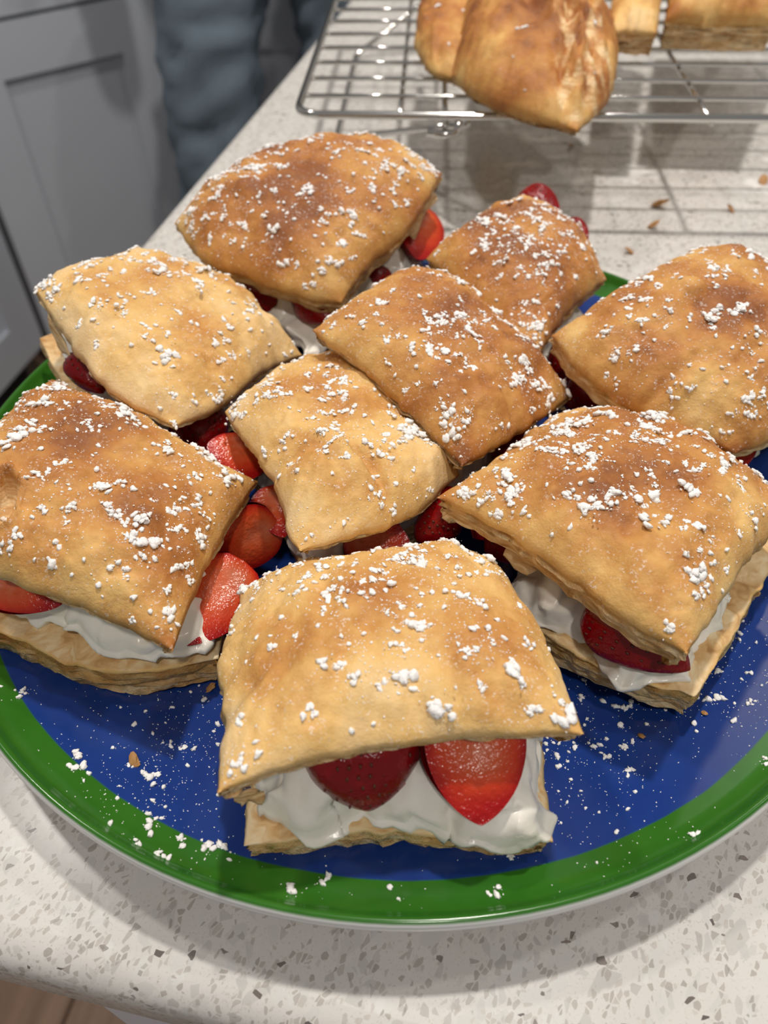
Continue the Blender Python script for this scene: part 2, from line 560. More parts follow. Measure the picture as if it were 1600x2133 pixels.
GRP = 'grey kitchen cabinets across the aisle'
cabinet('corner_cabinet', 'grey shaker corner cabinet set diagonally, left of the person', C0 + D1 * 0.012, D1, N1, 0.418, 0.30,
        [('door', 0.002, 0.414, -0.795, -0.193, None), ('drawer', 0.002, 0.414, -0.187, -0.042, (0.21, -0.115))], GRP)
for i, lab in enumerate(('grey shaker cabinet beside the corner cabinet, cut by the left picture edge', 'grey shaker cabinet furthest left along the aisle')):
    cabinet('base_cabinet', lab, C0 - DL * (0.012 + 0.46 * (i + 1)), DL, NL, 0.455, 0.56,
            [('door', 0.003, 0.452, -0.795, -0.193, (0.06, -0.28)), ('drawer', 0.003, 0.452, -0.187, -0.042, (0.227, -0.115))], GRP)
for i, lab in enumerate(('grey shaker cabinet behind the person in blue-grey trousers', 'grey shaker cabinet right of the one behind the person')):
    cabinet('base_cabinet', lab, C1 + D1 * 0.008 + DB * (0.012 + 0.50 * i), DB, NB, 0.495, 0.56,
            [('door', 0.003, 0.492, -0.795, -0.193, (0.055, -0.285)), ('drawer', 0.003, 0.492, -0.187, -0.042, (0.25, -0.115))], GRP)

# ------------------------------------------------------------------ person standing at the far cabinets
def skin_obj(name, pts, edges, radii, mat, parent, base, sub=2, root=0, fold=None):
    me = bpy.data.meshes.new(name)
    v = (np.array(pts, float) - np.array(base)).tolist()
    me.from_pydata(v, edges, [])
    o = link(bpy.data.objects.new(name, me), parent)
    sk = o.modifiers.new('skin', 'SKIN')
    sk.use_smooth_shade = True
    lay = me.skin_vertices
    if not lay:
        bm = bmesh.new(); bm.from_mesh(me); bm.verts.layers.skin.verify(); bm.to_mesh(me); bm.free()
    for i, r in enumerate(radii):
        sv = me.skin_vertices[0].data[i]
        sv.radius = r if isinstance(r, tuple) else (r, r)
        sv.use_root = (i == root)
    ss = o.modifiers.new('smooth', 'SUBSURF'); ss.levels = sub; ss.render_levels = sub
    if fold:
        tx = bpy.data.textures.new('cloth_folds', 'CLOUDS'); tx.noise_scale = fold[0]; tx.noise_depth = 2
        dm = o.modifiers.new('folds', 'DISPLACE'); dm.texture = tx; dm.strength = fold[1]; dm.mid_level = 0.5
    me.materials.append(mat)
    return o

pb = np.array([-0.17, 1.30, FLOOR_Z])
person = empty('person', pb, 'person in loose blue-grey trousers standing by the far cabinets', 'person')
hipL, hipR = (-0.265, 1.27, -0.02), (-0.085, 1.31, -0.02)
skin_obj('trousers',
         [(-0.175, 1.29, 0.10), (-0.175, 1.29, 0.03), hipL, (-0.285, 1.235, -0.22), (-0.30, 1.215, -0.44), (-0.30, 1.30, -0.66), (-0.30, 1.32, -0.845),
          hipR, (-0.055, 1.32, -0.22), (-0.045, 1.31, -0.44), (-0.04, 1.34, -0.66), (-0.04, 1.36, -0.845)],
         [(0, 1), (1, 2), (2, 3), (3, 4), (4, 5), (5, 6), (1, 7), (7, 8), (8, 9), (9, 10), (10, 11)],
         [(0.165, 0.115), (0.165, 0.12), 0.098, 0.092, 0.082, 0.080, 0.078, 0.098, 0.092, 0.082, 0.080, 0.078],
         M_DENIM, person, pb, sub=3, root=1, fold=(0.045, 0.042))
skin_obj('body',
         [(-0.175, 1.29, 0.08), (-0.175, 1.285, 0.26), (-0.175, 1.29, 0.44), (-0.175, 1.295, 0.50), (-0.175, 1.29, 0.60),
          (-0.36, 1.30, 0.46), (-0.42, 1.32, 0.20), (-0.36, 1.22, 0.06), (0.01, 1.32, 0.46), (0.06, 1.36, 0.20), (0.01, 1.26, 0.06)],
         [(0, 1), (1, 2), (2, 3), (3, 4), (2, 5), (5, 6), (6, 7), (2, 8), (8, 9), (9, 10)],
         [(0.15, 0.105), (0.14, 0.10), (0.165, 0.105), (0.07, 0.07), (0.055, 0.055), 0.062, 0.048, 0.036, 0.062, 0.048, 0.036],
         M_SHIRT, person, pb, root=0)
def ellipsoid(c, r, nu=20, nv=14, shape=None):
    v, f = [], []
    for i in range(nv + 1):
        t = math.pi * i / nv
        for j in range(nu):
            a = 2 * math.pi * j / nu
            v.append((c[0] + r[0] * math.sin(t) * math.cos(a), c[1] + r[1] * math.sin(t) * math.sin(a), c[2] + r[2] * math.cos(t)))
    for i in range(nv):
        for j in range(nu):
            k = (j + 1) % nu
            f.append((i * nu + j, (i + 1) * nu + j, (i + 1) * nu + k, i * nu + k))
    return np.array(v), f
hv, hf = ellipsoid((-0.175, 1.275, 0.70), (0.074, 0.095, 0.115))
fy = hv[:, 1] < 1.27
hv[:, 1] -= np.where(fy, 0.022 * np.exp(-((hv[:, 0] + 0.175) / 0.014) ** 2 - ((hv[:, 2] - 0.69) / 0.022) ** 2), 0)   # nose
mesh_obj('head', hv, hf, M_SKIN, person, pb)
hv2, hf2 = ellipsoid((-0.175, 1.295, 0.735), (0.084, 0.098, 0.098))
mesh_obj('hair', hv2, hf2, M_SHOE, person, pb)
for (fx, fyy) in ((-0.30, 1.32), (-0.04, 1.36)):
    sv, sf = ellipsoid((fx, fyy - 0.055, FLOOR_Z + 0.034), (0.048, 0.135, 0.05))
    sv[:, 2] = np.maximum(sv[:, 2], FLOOR_Z + 0.001)
    mesh_obj('shoe', sv, sf, M_SHOE, person, pb)

# ------------------------------------------------------------------ plate
def plate_z(r):
    r = np.asarray(r, float)
    return 0.0075 + 0.0125 * np.clip((r - 0.088) / 0.058, 0, 1) ** 1.6

def make_plate():
    prof = []
    for r in list(np.linspace(0, 0.088, 12)) + list(np.linspace(0.092, 0.1455, 16)):
        prof.append((r, float(plate_z(r)), 1))
    # lip: a fine raised bead, rounded edge, white underside
    prof += [(0.1466, 0.0212, 1), (0.1474, 0.0228, 1), (0.1480, 0.0236, 1), (0.1486, 0.0238, 1), (0.1491, 0.0236, 1), (0.1494, 0.0233, 0.6), (0.1496, 0.0231, 0.0), (0.14995, 0.0222, 0), (0.15005, 0.0208, 0), (0.1498, 0.0196, 0),
             (0.1480, 0.0180, 0), (0.135, 0.0115, 0), (0.115, 0.0055, 0), (0.095, 0.0030, 0), (0.0935, 0.0002, 0), (0.0895, 0.0002, 0), (0.088, 0.0030, 0), (0.04, 0.0034, 0), (0.0, 0.0034, 0)]
    N = 160
    verts, faces, gl = [], [], []
    idx = []
    for (r, z, g) in prof:
        if r == 0:
            idx.append([len(verts)] * N); verts.append((0, 0, z)); gl.append(g)
        else:
            idx.append(list(range(len(verts), len(verts) + N)))
            for i in range(N):
                a = 2 * math.pi * i / N
                verts.append((r * math.cos(a), r * math.sin(a), z)); gl.append(g)
    for k in range(len(prof) - 1):
        for i in range(N):
            j = (i + 1) % N
            q = [idx[k][i], idx[k + 1][i], idx[k + 1][j], idx[k][j]]
            q2 = []
            for x in q:
                if x not in q2:
                    q2.append(x)
            faces.append(tuple(q2))
    o = mesh_obj('serving_plate', verts, faces, M_PLATE, attrs={'glaze': gl})
    return tag(o, 'round blue glazed plate with a green rim under the pastries', 'plate')
plate = make_plate()

# ------------------------------------------------------------------ pastry geometry
def resample(poly, n, jag=0.0, seed=0):
    P = np.array(poly, float)
    if len(P) > 2:       # Catmull-Rom through the points
        Q = np.vstack([2 * P[0] - P[1], P, 2 * P[-1] - P[-2]])
        out = []
        for i in range(1, len(Q) - 2):
            for t in np.linspace(0, 1, 12, endpoint=False):
                a, b, c, d = Q[i - 1], Q[i], Q[i + 1], Q[i + 2]
                out.append(0.5 * (2 * b + (c - a) * t + (2 * a - 5 * b + 4 * c - d) * t * t + (3 * b - a - 3 * c + d) * t ** 3))
        out.append(P[-1]); P = np.array(out)
    s = np.concatenate([[0], np.cumsum(np.linalg.norm(np.diff(P, axis=0), axis=1))])
    s /= s[-1]
    lin = np.linspace(0, 1, n + 1)
    t = 0.55 * lin + 0.45 * (0.5 - 0.5 * np.cos(math.pi * lin))
    R = np.stack([np.interp(t, s, P[:, k]) for k in range(3)], 1)
    if jag:
        m = np.sin(math.pi * t)[:, None] ** 0.5
        R = R + jag * m * np.stack([vnoise(R * 260 + 7 * k, seed + k) for k in range(3)], 1)
    return R, t

def grid_faces(n, off=0, flip=False):
    f = []
    for j in range(n):
        for i in range(n):
            a = off + j * (n + 1) + i
            q = (a, a + 1, a + n + 2, a + n + 1)
            f.append(q[::-1] if flip else q)
    return f

def perim(n):
    return ([i for i in range(n)] + [j * (n + 1) + n for j in range(n)] + [n * (n + 1) + i for i in range(n, 0, -1)] + [j * (n + 1) for j in range(n, 0, -1)])

def pillow(edges, H, t, seed, n=80, layers=7, p=2.8, q=0.58, lump=0.0016, mid=0.0009, fine=0.00026, jag=0.0007,
           inset=0.0045, side='flaky', under=0.001, dome=None, flat=0.0, blisters=7, bl_h=0.0015, bl_s=(0.03, 0.075), mfreq=190):
    """closed puffed slab over four 3D edge curves A-B, B-C, C-D, D-A (counter-clockwise seen from above)"""
    e = [resample(x, n, jag, seed * 11 + i * 5) for i, x in enumerate(edges)]
    T = e[0][1]
    c0 = e[0][0]; c1 = e[1][0]; c2 = e[2][0][::-1]; c3 = e[3][0][::-1]
    U, V = np.meshgrid(T, T)
    A, B, C, D = c0[0], c0[-1], c2[-1], c2[0]
    u = U[..., None]; v = V[..., None]
    S = (1 - v) * c0[None, :, :] + v * c2[None, :, :] + (1 - u) * c3[:, None, :] + u * c1[:, None, :] \
        - ((1 - u) * (1 - v) * A + u * (1 - v) * B + u * v * C + (1 - u) * v * D)
    N = np.cross(C - A, D - B); N /= np.linalg.norm(N)
    if N[2] < 0:
        N = -N
    fu = np.clip(1 - np.abs(2 * U - 1) ** p, 0, 1) ** q
    fv = np.clip(1 - np.abs(2 * V - 1) ** p, 0, 1) ** q
    mask = fu * fv
    S = S.reshape(-1, 3); mk = mask.reshape(-1)
    h = H * mk
    if dome is not None:
        h = h + dome(U.reshape(-1), V.reshape(-1)) * np.minimum(mk * 2, 1)
    m2 = np.clip(mk * 1.8, 0, 1)
    h = h + lump * m2 * (vnoise(S * 48, seed) + 0.5 * vnoise(S * 95, seed + 1))
    h = h + mid * m2 * vnoise(S * mfreq, seed + 2)
    rb_ = np.random.default_rng(seed + 5)
    for _ in range(blisters):
        bu, bv = rb_.uniform(0.12, 0.88, 2); bs = rb_.uniform(*bl_s); ba = bl_h * rb_.uniform(0.4, 1.0) * (1 if rb_.uniform() < 0.8 else -0.8)
        h = h + ba * m2 * np.exp(-(((U.reshape(-1) - bu) ** 2 + (V.reshape(-1) - bv) ** 2) / (2 * bs * bs)) ** 1.4)
    # puckers running in from the rim
    ang_ = np.arctan2(V.reshape(-1) - 0.5, U.reshape(-1) - 0.5)
    h = h + 0.0012 * np.exp(-((mk - 0.45) / 0.25) ** 2) * vnoise(np.column_stack([np.cos(ang_) * 9, np.sin(ang_) * 9, mk * 0.8]), seed + 4) * (1 if side == 'flaky' else 0)
    h = h + fine * (0.4 + m2) * vnoise(S * 620, seed + 3)
    top = S + N * h[:, None]
    ctr = S.mean(0)
    per = perim(n)
    pl = top[per]
    NP = len(per)
    # inward direction along the rim
    tg = np.roll(pl, -1, 0) - np.roll(pl, 1, 0)
    tg /= np.linalg.norm(tg, axis=1)[:, None] + 1e-12
    inn = np.cross(N[None, :], tg); inn /= np.linalg.norm(inn, axis=1)[:, None] + 1e-12
    toc = ctr - pl
    toc -= (toc @ N)[:, None] * N
    s = np.sign((inn * toc).sum(1))[:, None]; s[s == 0] = 1
    dirn = 0.6 * inn * s + 0.4 * toc / np.linalg.norm(toc, axis=1)[:, None]
    verts = [top]; crust = [np.ones(len(top))]
    loops = [np.array(per)]
    cnt = len(top)
    for kx in range(1, layers + 1):
        a = kx / layers
        if side == 'flaky':
            nz = vnoise(np.column_stack([pl[:, :2] * 150, np.full(NP, kx * 1.37)]), seed + 31)
            nz2 = vnoise(np.column_stack([pl[:, :2] * 420, np.full(NP, kx * 2.1)]), seed + 37)
            off = inset * (0.10 + 0.75 * a) + (0.0015 * nz + 0.0008 * nz2 + 0.0008 * ((kx % 2) * 2 - 1)) * (1 - 0.2 * a)
            off = np.maximum(off, -0.0004)
            dn = t * a + 0.0005 * nz2
            cr = np.full(NP, 0.75 if kx == 1 else 0.25 * (1 - a) + 0.1 * max(nz.max(), 0))
        else:
            off = inset * (1 - math.sqrt(max(0, 1 - (2 * a - 1) ** 2)) - 0.0) * 0.6 - inset * 0.6 * math.sin(math.pi * a)
            off = np.full(NP, off) + 0.0006 * vnoise(np.column_stack([pl[:, :2] * 120, np.full(NP, kx * 0.6)]), seed + 31)
            dn = t * a
            cr = np.full(NP, 0.5)
        lp = pl + dirn * off[:, None] - N[None, :] * (np.asarray(dn)[:, None] if np.ndim(dn) else dn)
        verts.append(lp); crust.append(cr)
        loops.append(np.arange(cnt, cnt + NP)); cnt += NP
    # underside
    k_in = 1 - np.clip(inset * 1.7 / 0.04, 0, 0.5)
    Bt = ctr + (S - ctr) * k_in
    Bt = Bt - N * (t + under * (0.3 + vnoise(S * 90, seed + 51)) * np.clip(mk * 2, 0, 1))[:, None] + N * (flat * mk)[:, None]
    bo = cnt
    Bt[per] = verts[-1]
    verts.append(Bt); crust.append(np.zeros(len(Bt)))
    faces = grid_faces(n)
    for a_, b_ in zip(loops[:-1], loops[1:]):
        for i in range(NP):
            j = (i + 1) % NP
            faces.append((a_[i], b_[i], b_[j], a_[j]))
    last = loops[-1]; bp = np.array(per) + bo
    for i in range(NP):
        j = (i + 1) % NP
        faces.append((last[i], bp[i], bp[j], last[j]))
    faces += grid_faces(n, bo, True)
    V3 = np.vstack(verts)
    cr = np.concatenate(crust)
    brown = np.zeros(len(V3))
    cd_ = np.minimum(np.minimum(np.hypot(U, V), np.hypot(1 - U, V)), np.minimum(np.hypot(U, 1 - V), np.hypot(1 - U, 1 - V))).reshape(-1)
    rim_ = np.clip(1 - mk * 2.2, 0, 1) ** 2
    brown[:len(top)] = np.clip(mk, 0, 1) + 0.9 * np.exp(-(cd_ / 0.07) ** 2)
    info = dict(top=top.reshape(n + 1, n + 1, 3), n=n, N=N, ctr=ctr)
    return V3, faces, cr, brown, info

def dirs_ccw(edges):
    return edges

def px_edges(corners, zs, mids):
    """corner pixels A,B,C,D with heights; mids[i] = pixels along edge i"""
    E = []
    for i in range(4):
        a, b = corners[i], corners[(i + 1) % 4]
        za, zb = zs[i], zs[(i + 1) % 4]
        pts = [a] + list(mids[i]) + [b]
        L = np.concatenate([[0], np.cumsum([math.dist(pts[k], pts[k + 1]) for k in range(len(pts) - 1)])])
        L = L / L[-1]
        E.append([at(p[0], p[1], za + (zb - za) * l) for p, l in zip(pts, L)])
    return E

# ------------------------------------------------------------------ powdered sugar
_ico = None
def blob_bases():
    global _ico
    if _ico is None:
        bm = bmesh.new()
        bmesh.ops.create_icosphere(bm, subdivisions=1, radius=1.0)
        bm.verts.ensure_lookup_table()
        v = np.array([x.co[:] for x in bm.verts]); f = np.array([[q.index for q in p.verts] for p in bm.faces])
        bm.free()
        r = np.random.default_rng(3)
        # one loop subdivision by hand keeps it cheap: 42 verts, 80 faces
        bm = bmesh.new(); bmesh.ops.create_icosphere(bm, subdivisions=2, radius=1.0)
        v2 = np.array([x.co[:] for x in bm.verts]); f2 = np.array([[q.index for q in p.verts] for p in bm.faces]); bm.free()
        bases = [v2 * (1 + r.normal(0, 0.21, len(v2)))[:, None] for _ in range(10)]
        small = [v * (1 + r.normal(0, 0.2, len(v)))[:, None] for _ in range(6)]
        _ico = (bases, f2, small, f)
    return _ico

def sugar_mesh(items, parent, base, seed, name='powdered_sugar'):
    """items: list of (pos, normal, radius)"""
    bases, f2, small, f1 = blob_bases()
    r = np.random.default_rng(seed)
    V, F, cnt = [], [], 0
    def add(pos, nrm, rad, flat, big):
        nonlocal cnt
        bv, bf = (bases[r.integers(len(bases))], f2) if big else (small[r.integers(len(small))], f1)
        a = np.cross(nrm, [math.cos(r.uniform(0, 6.28)), math.sin(r.uniform(0, 6.28)), 0.05]); a /= np.linalg.norm(a) + 1e-9
        b = np.cross(nrm, a)
        st = r.uniform(0.75, 1.4)
        w_ = pos + (bv[:, 0:1] * a * st + bv[:, 1:2] * b / st) * rad + bv[:, 2:3] * nrm * rad * flat + nrm * rad * flat * 0.35
        V.append(w_); F.append(bf + cnt); cnt += len(bv)
    for pos, nrm, rad in items:
        if rad > 0.00085:
            k = int(r.integers(4, 9))
            a = np.cross(nrm, [1, 0.3, 0.1]); a /= np.linalg.norm(a); b = np.cross(nrm, a)
            ang = r.uniform(0, 6.28); el = r.uniform(1.0, 1.9)
            for _ in range(k):
                x, y = r.normal(0, 0.52, 2)
                x *= el; y /= el ** 0.5
                off = (a * (x * math.cos(ang) - y * math.sin(ang)) + b * (x * math.sin(ang) + y * math.cos(ang))) * rad
                add(pos + off, nrm, rad * r.uniform(0.26, 0.64), r.uniform(0.38, 0.7), True)
            for _ in range(int(r.integers(3, 9))):
                x, y = r.normal(0, 1.15, 2)
                add(pos + (a * x + b * y) * rad, nrm, rad * r.uniform(0.08, 0.2), 0.6, False)
        elif rad > 0.0003:
            add(pos, nrm, rad, r.uniform(0.5, 0.8), True)
        else:
            add(pos, nrm, rad, 0.7, False)
    o = mesh_obj(name, np.vstack(V), np.vstack(F).tolist(), M_SUGAR, parent, base)
    return tag(o, kind='stuff')

def sizes(r, n):
    return np.clip(np.exp(r.normal(math.log(0.00080), 0.50, n)), 0.00035, 0.0022)

def sugar_on(info, parent, base, seed, n_clump=105, n_speck=620, focus=None, fmask=0.55):
    r = np.random.default_rng(seed)
    G = info['top']; n = info['n']
    du = np.gradient(G, axis=1); dv = np.gradient(G, axis=0)
    NN = np.cross(du, dv); NN /= np.linalg.norm(NN, axis=2)[..., None] + 1e-12
    if NN[n // 2, n // 2] @ info['N'] < 0:
        NN = -NN
    items = []
    def pick():
        for _ in range(60):
            u, v = r.uniform(0.02, 0.98, 2)
            x, y = u * n, v * n
            i, j = int(x), int(y)
            fx, fy = x - i, y - j
            p = (G[j, i] * (1 - fx) + G[j, i + 1] * fx) * (1 - fy) + (G[j + 1, i] * (1 - fx) + G[j + 1, i + 1] * fx) * fy
            nn = NN[j, i]
            if nn[2] < 0.35:
                continue
            wgt = 0.5 + 0.5 * vnoise(p[None, :] * 85, seed)[0]
            if focus is not None:
                wgt *= 0.35 + 0.9 * math.exp(-((u - focus[0]) ** 2 + (v - focus[1]) ** 2) / (2 * focus[2] ** 2))
            if r.uniform() < (wgt * 1.5) ** 1.3 * nn[2]:
                return p, nn
        return p, nn
    for s in sizes(r, int(n_clump * 1.7)):
        p, nn = pick(); items.append((p, nn, s))
    for s in r.uniform(0.00010, 0.00026, n_speck):
        p, nn = pick(); items.append((p, nn, s))
    return sugar_mesh(items, parent, base, seed + 1)

# ------------------------------------------------------------------ strawberries
def berry(parent, base, tip, stem, W, face='cut', D=None, toward=None, seeds=True, seed=0, roll=0.0):
    """half strawberry: tip and stem end in space, width W, cut face (or skin) turned to the viewer"""
    tip = np.asarray(tip, float); stem = np.asarray(stem, float)
    ax = stem - tip; L = np.linalg.norm(ax); ax /= L
    tw = (CAM - (tip + stem) / 2) if toward is None else np.asarray(toward, float)
    nz = tw - ax * (tw @ ax); nz /= np.linalg.norm(nz)
    if face == 'skin':
        nz = -nz
    nx = np.cross(ax, nz)
    if roll:
        c, s = math.cos(roll), math.sin(roll)
        nz, nx = nz * c + nx * s, nx * c - nz * s
    D = D or W * 0.42
    r = np.random.default_rng(seed + 91)
    nt, na, nxs = 22, 16, 12
    ts = (0.5 - 0.5 * np.cos(math.pi * np.linspace(0, 1, nt)))
    def rad(t):
        a = np.where(t < 0.68, np.clip(1 - (1 - np.minimum(t, 0.68) / 0.68) ** 1.9, 0, 1) ** 0.78, np.sqrt(np.clip(1 - 0.86 * ((t - 0.68) / 0.32) ** 2, 0, 1)))
        return np.where(t >= 0.999, 0.0, a) if False else a * np.where(t > 0.985, np.sqrt(np.clip((1.0 - t) / 0.015, 0, 1)), 1)
    R = rad(ts) * W / 2
    verts, core, faces = [], [], []
    for i, t in enumerate(ts):            # skin
        for a in np.linspace(0, math.pi, na):
            x = R[i] * math.cos(a); z = -(R[i] / (W / 2)) * D * math.sin(a) ** 0.9
            wob = 1 + 0.05 * math.sin(5 * a + t * 4 + seed)
            verts.append(tip + ax * (t * L) + nx * x * wob + nz * z * wob); core.append(0.0)
    for i in range(nt - 1):
        for k in range(na - 1):
            q = i * na + k
            faces.append((q, q + 1, q + na + 1, q + na))
    off = len(verts)
    for i, t in enumerate(ts):            # cut face, softly bulged
        for s in np.linspace(1, -1, nxs):
            x = R[i] * s
            edge = (1 - abs(s) ** 1.8) * float(smooth(0.0, 0.55, t)) * float(smooth(1.02, 0.85, t) * 0.8 + 0.2)
            z = 0.0010 * edge - 0.0010 * math.exp(-(s / 0.22) ** 2) * math.exp(-((t - 0.68) / 0.2) ** 2)
            verts.append(tip + ax * (t * L) + nx * x * (1 + 0.05 * math.sin(t * 4 + seed) * abs(s)) + nz * z)
            st = 0.06 * math.sin(t * 40 + 9 * s * s + seed)
            core.append(max(0.05, min(1.0, 0.10 + 0.85 * edge * (0.45 + 0.6 * t) + st * edge)))
    for i in range(nt - 1):
        for k in range(nxs - 1):
            q = off + i * nxs + k
            faces.append((q + nxs, q + nxs + 1, q + 1, q))
    o = mesh_obj('strawberry_slice', verts, faces, M_BERRY, parent, base, attrs={'core': core})
    if seeds:
        V, F, cnt = [], [], 0
        bm = bmesh.new(); bmesh.ops.create_icosphere(bm, subdivisions=1, radius=1.0)
        sv = np.array([x.co[:] for x in bm.verts]); sf = np.array([[q.index for q in p.verts] for p in bm.faces]); bm.free()
        row = 0
        for t in np.linspace(0.12, 0.86, 7):
            Rr = float(rad(np.array(t))) * W / 2
            m = max(3, int(math.pi * Rr / 0.0036))
            for k in range(m):
                a = math.pi * (k + (0.5 if row % 2 else 0.2) + r.uniform(-0.12, 0.12)) / m
                a = 0.17 * math.pi + a * 0.66
                p = tip + ax * (t * L) + nx * Rr * math.cos(a) + nz * (-(Rr / (W / 2)) * D * math.sin(a) ** 0.9)
                nn = nx * math.cos(a) * D - nz * math.sin(a) * W / 2
                nn /= np.linalg.norm(nn)
                bt = np.cross(nn, ax); bt /= np.linalg.norm(bt)
                V.append(p - nn * 0.00012 + sv[:, 0:1] * ax * 0.00065 + sv[:, 1:2] * bt * 0.0004 + sv[:, 2:3] * nn * 0.00018)
                F.append(sf + cnt); cnt += len(sv)
            row += 1
        tag(mesh_obj('seeds', np.vstack(V), np.vstack(F).tolist(), M_SEED, o, (0, 0, 0) if base is None else base), kind='stuff')
    return o

# ------------------------------------------------------------------ the nine filled pastries on the plate
SANDS = []
def sandwich(key, label, corners, zs, mids, H=0.011, t=0.0045, bake=0.35, seed=1, bottom=None, cream=None, berries=(), bot_t=0.011, bot_bake=0.25,
             clumps=105, specks=620, focus=None, dome=None, inset=0.0045, crsc=0.90, crH=None, cr_off=(0, 0), bot_off=(0, 0), bot_sc=0.97, q=0.58, n=100, dust=0.5, lump=0.0016, pale=None):
    E = px_edges(corners, zs, mids)
    C4 = np.array([e[0] for e in E])
    ctr = C4.mean(0)
    base = np.array([ctr[0], ctr[1], float(plate_z(math.hypot(ctr[0], ctr[1])))])
    th = empty('strawberry_pastry', base, label, 'pastry', 'strawberry cream pastries on the blue plate')
    # lower half
    if bottom is None:
        bo = np.array([bot_off[0], bot_off[1], 0])
        bc = [ctr + (c - ctr) * bot_sc + bo for c in C4]
        for c in bc:
            rr = math.hypot(c[0], c[1])
            if rr > 0.137:
                c[:2] *= 0.137 / rr
            c[2] = float(plate_z(math.hypot(c[0], c[1]))) + bot_t + 0.0018
        BE = []
        for i in range(4):
            a, b = bc[i], bc[(i + 1) % 4]
            m = (a + b) / 2 + (ctr - (a + b) / 2) * 0.04
            m[2] = (a[2] + b[2]) / 2
            BE.append([a, m, b])
    else:
        BE = px_edges(*bottom)
    V, F, cr, br, inf = pillow(BE, 0.0028, bot_t, seed + 400, n=56, layers=9, inset=0.003, lump=0.0010, p=2.2, q=0.5)
    V[:, 2] = np.maximum(V[:, 2], plate_z(np.hypot(V[:, 0], V[:, 1])) + 0.0004)
    cr[:57 * 57] = np.clip(1 - br[:57 * 57] * 2.4, 0, 1) * 0.9       # the torn face of the lower half is pale, only its rim is baked
    cr[57 * 57:-57 * 57] = np.clip(cr[57 * 57:-57 * 57] + bot_bake * 0.6, 0, 1)
    br[57 * 57:] = 0.8
    mesh_obj('lower_pastry', V, F, pastry_mat('lower_crust', bot_bake, 0.1, seed + 3.3), th, base, attrs={'crust': cr, 'brown': br})
    # cream
    if cream is None:
        bcs = np.array([e[0] for e in BE]); c2 = bcs.mean(0)
        co = np.array([cr_off[0], cr_off[1], 0])
        cc = [c2 + (c - c2) * crsc + co + np.array([0, 0, 0.0035]) for c in bcs]
        CE = []
        for i in range(4):
            a, b = cc[i], cc[(i + 1) % 4]
            CE.append([a, a * 0.7 + b * 0.3 - (c2 - a) * -0.03, (a + b) / 2, a * 0.3 + b * 0.7 - (c2 - b) * -0.03, b])
    else:
        CE = px_edges(*cream)
    czr = np.mean([e[0][2] for e in CE])
    hh = crH if crH is not None else max(0.006, ctr[2] - czr - t - 0.001)
    V, F, cr, br, _ = pillow(CE, hh, 0.004, seed + 800, n=56, layers=6, inset=0.0025, side='round', lump=0.0026, mid=0.0016, fine=0.00012, p=2.0, q=0.5, jag=0.0018, blisters=9, bl_h=0.0028, bl_s=(0.05, 0.13), mfreq=130,
                             dome=lambda U, V_: 0.0030 * vnoise(np.column_stack([U * 3.2 + V_ * 2, V_ * 8 - U * 3, U * 0]), seed + 9))
    V = V + 0.0021 * np.stack([vnoise(V * 125 + 3.1 * k_, seed + 60 + k_) for k_ in range(3)], 1) + 0.0009 * np.stack([vnoise(V * 300 + 5.3 * k_, seed + 70 + k_) for k_ in range(3)], 1)
    V[:, 2] = np.maximum(V[:, 2], plate_z(np.hypot(V[:, 0], V[:, 1])) + 0.002)
    mesh_obj('cream', V, F, M_CREAM, th, base)
    for i, bdef in enumerate(berries):
        tip, stem, W, face = bdef[:4]
        kw = bdef[4] if len(bdef) > 4 else {}
        berry(th, base, at(*tip), at(*stem), W, face, seed=seed * 7 + i, **kw)
    # upper half
    V, F, cr, br, inf = pillow(E, H, t, seed, n=n, inset=inset, dome=dome, q=q, lump=lump)
    if pale is not None:
        uu = np.linspace(0, 1, n + 1); uu = 0.55 * uu + 0.45 * (0.5 - 0.5 * np.cos(math.pi * uu))
        UU, VV = np.meshgrid(uu, uu)
        cr[:(n + 1) ** 2] = 1 - pale(UU.reshape(-1), VV.reshape(-1))
    mesh_obj('upper_pastry', V, F, pastry_mat('upper_crust', bake, dust, seed * 1.31), th, base, attrs={'crust': cr, 'brown': br})
    sugar_on(inf, th, base, seed + 50, clumps, specks, focus)
    SANDS.append((th, C4))
    return th

def crater(U, V):
    d = np.hypot((U - 0.290) / 0.066, (V - 0.205) / 0.085) + 0.25 * vnoise(np.column_stack([U * 40, V * 40, U * 0]), 6)
    return 0.0022 * np.exp(-((d - 1.15) / 0.25) ** 2) - 0.0075 * smooth(1.1, 0.75, d)
def crater_pale(U, V):
    d = np.hypot((U - 0.290) / 0.066, (V - 0.205) / 0.085) + 0.25 * vnoise(np.column_stack([U * 40, V * 40, U * 0]), 6)
    return smooth(1.05, 0.85, d) * 0.8

def lobes(U, V):
    # two folds that pinch bulges off the near right corner
    c1 = np.exp(-((U - 0.60 - 0.25 * V) / 0.028) ** 2) * smooth(0.40, 0.22, V)
    c2 = np.exp(-((V - 0.34 + 0.10 * np.sin(U * 5)) / 0.028) ** 2) * smooth(0.66, 0.80, U)
    return -0.0030 * np.maximum(c1, c2) + 0.0014 * smooth(0.6, 0.9, U) * smooth(0.45, 0.1, V)

def bump_at(u0, v0, s, a):
    return lambda U, V: a * np.exp(-((U - u0) ** 2 + (V - v0) ** 2) / (2 * s * s))

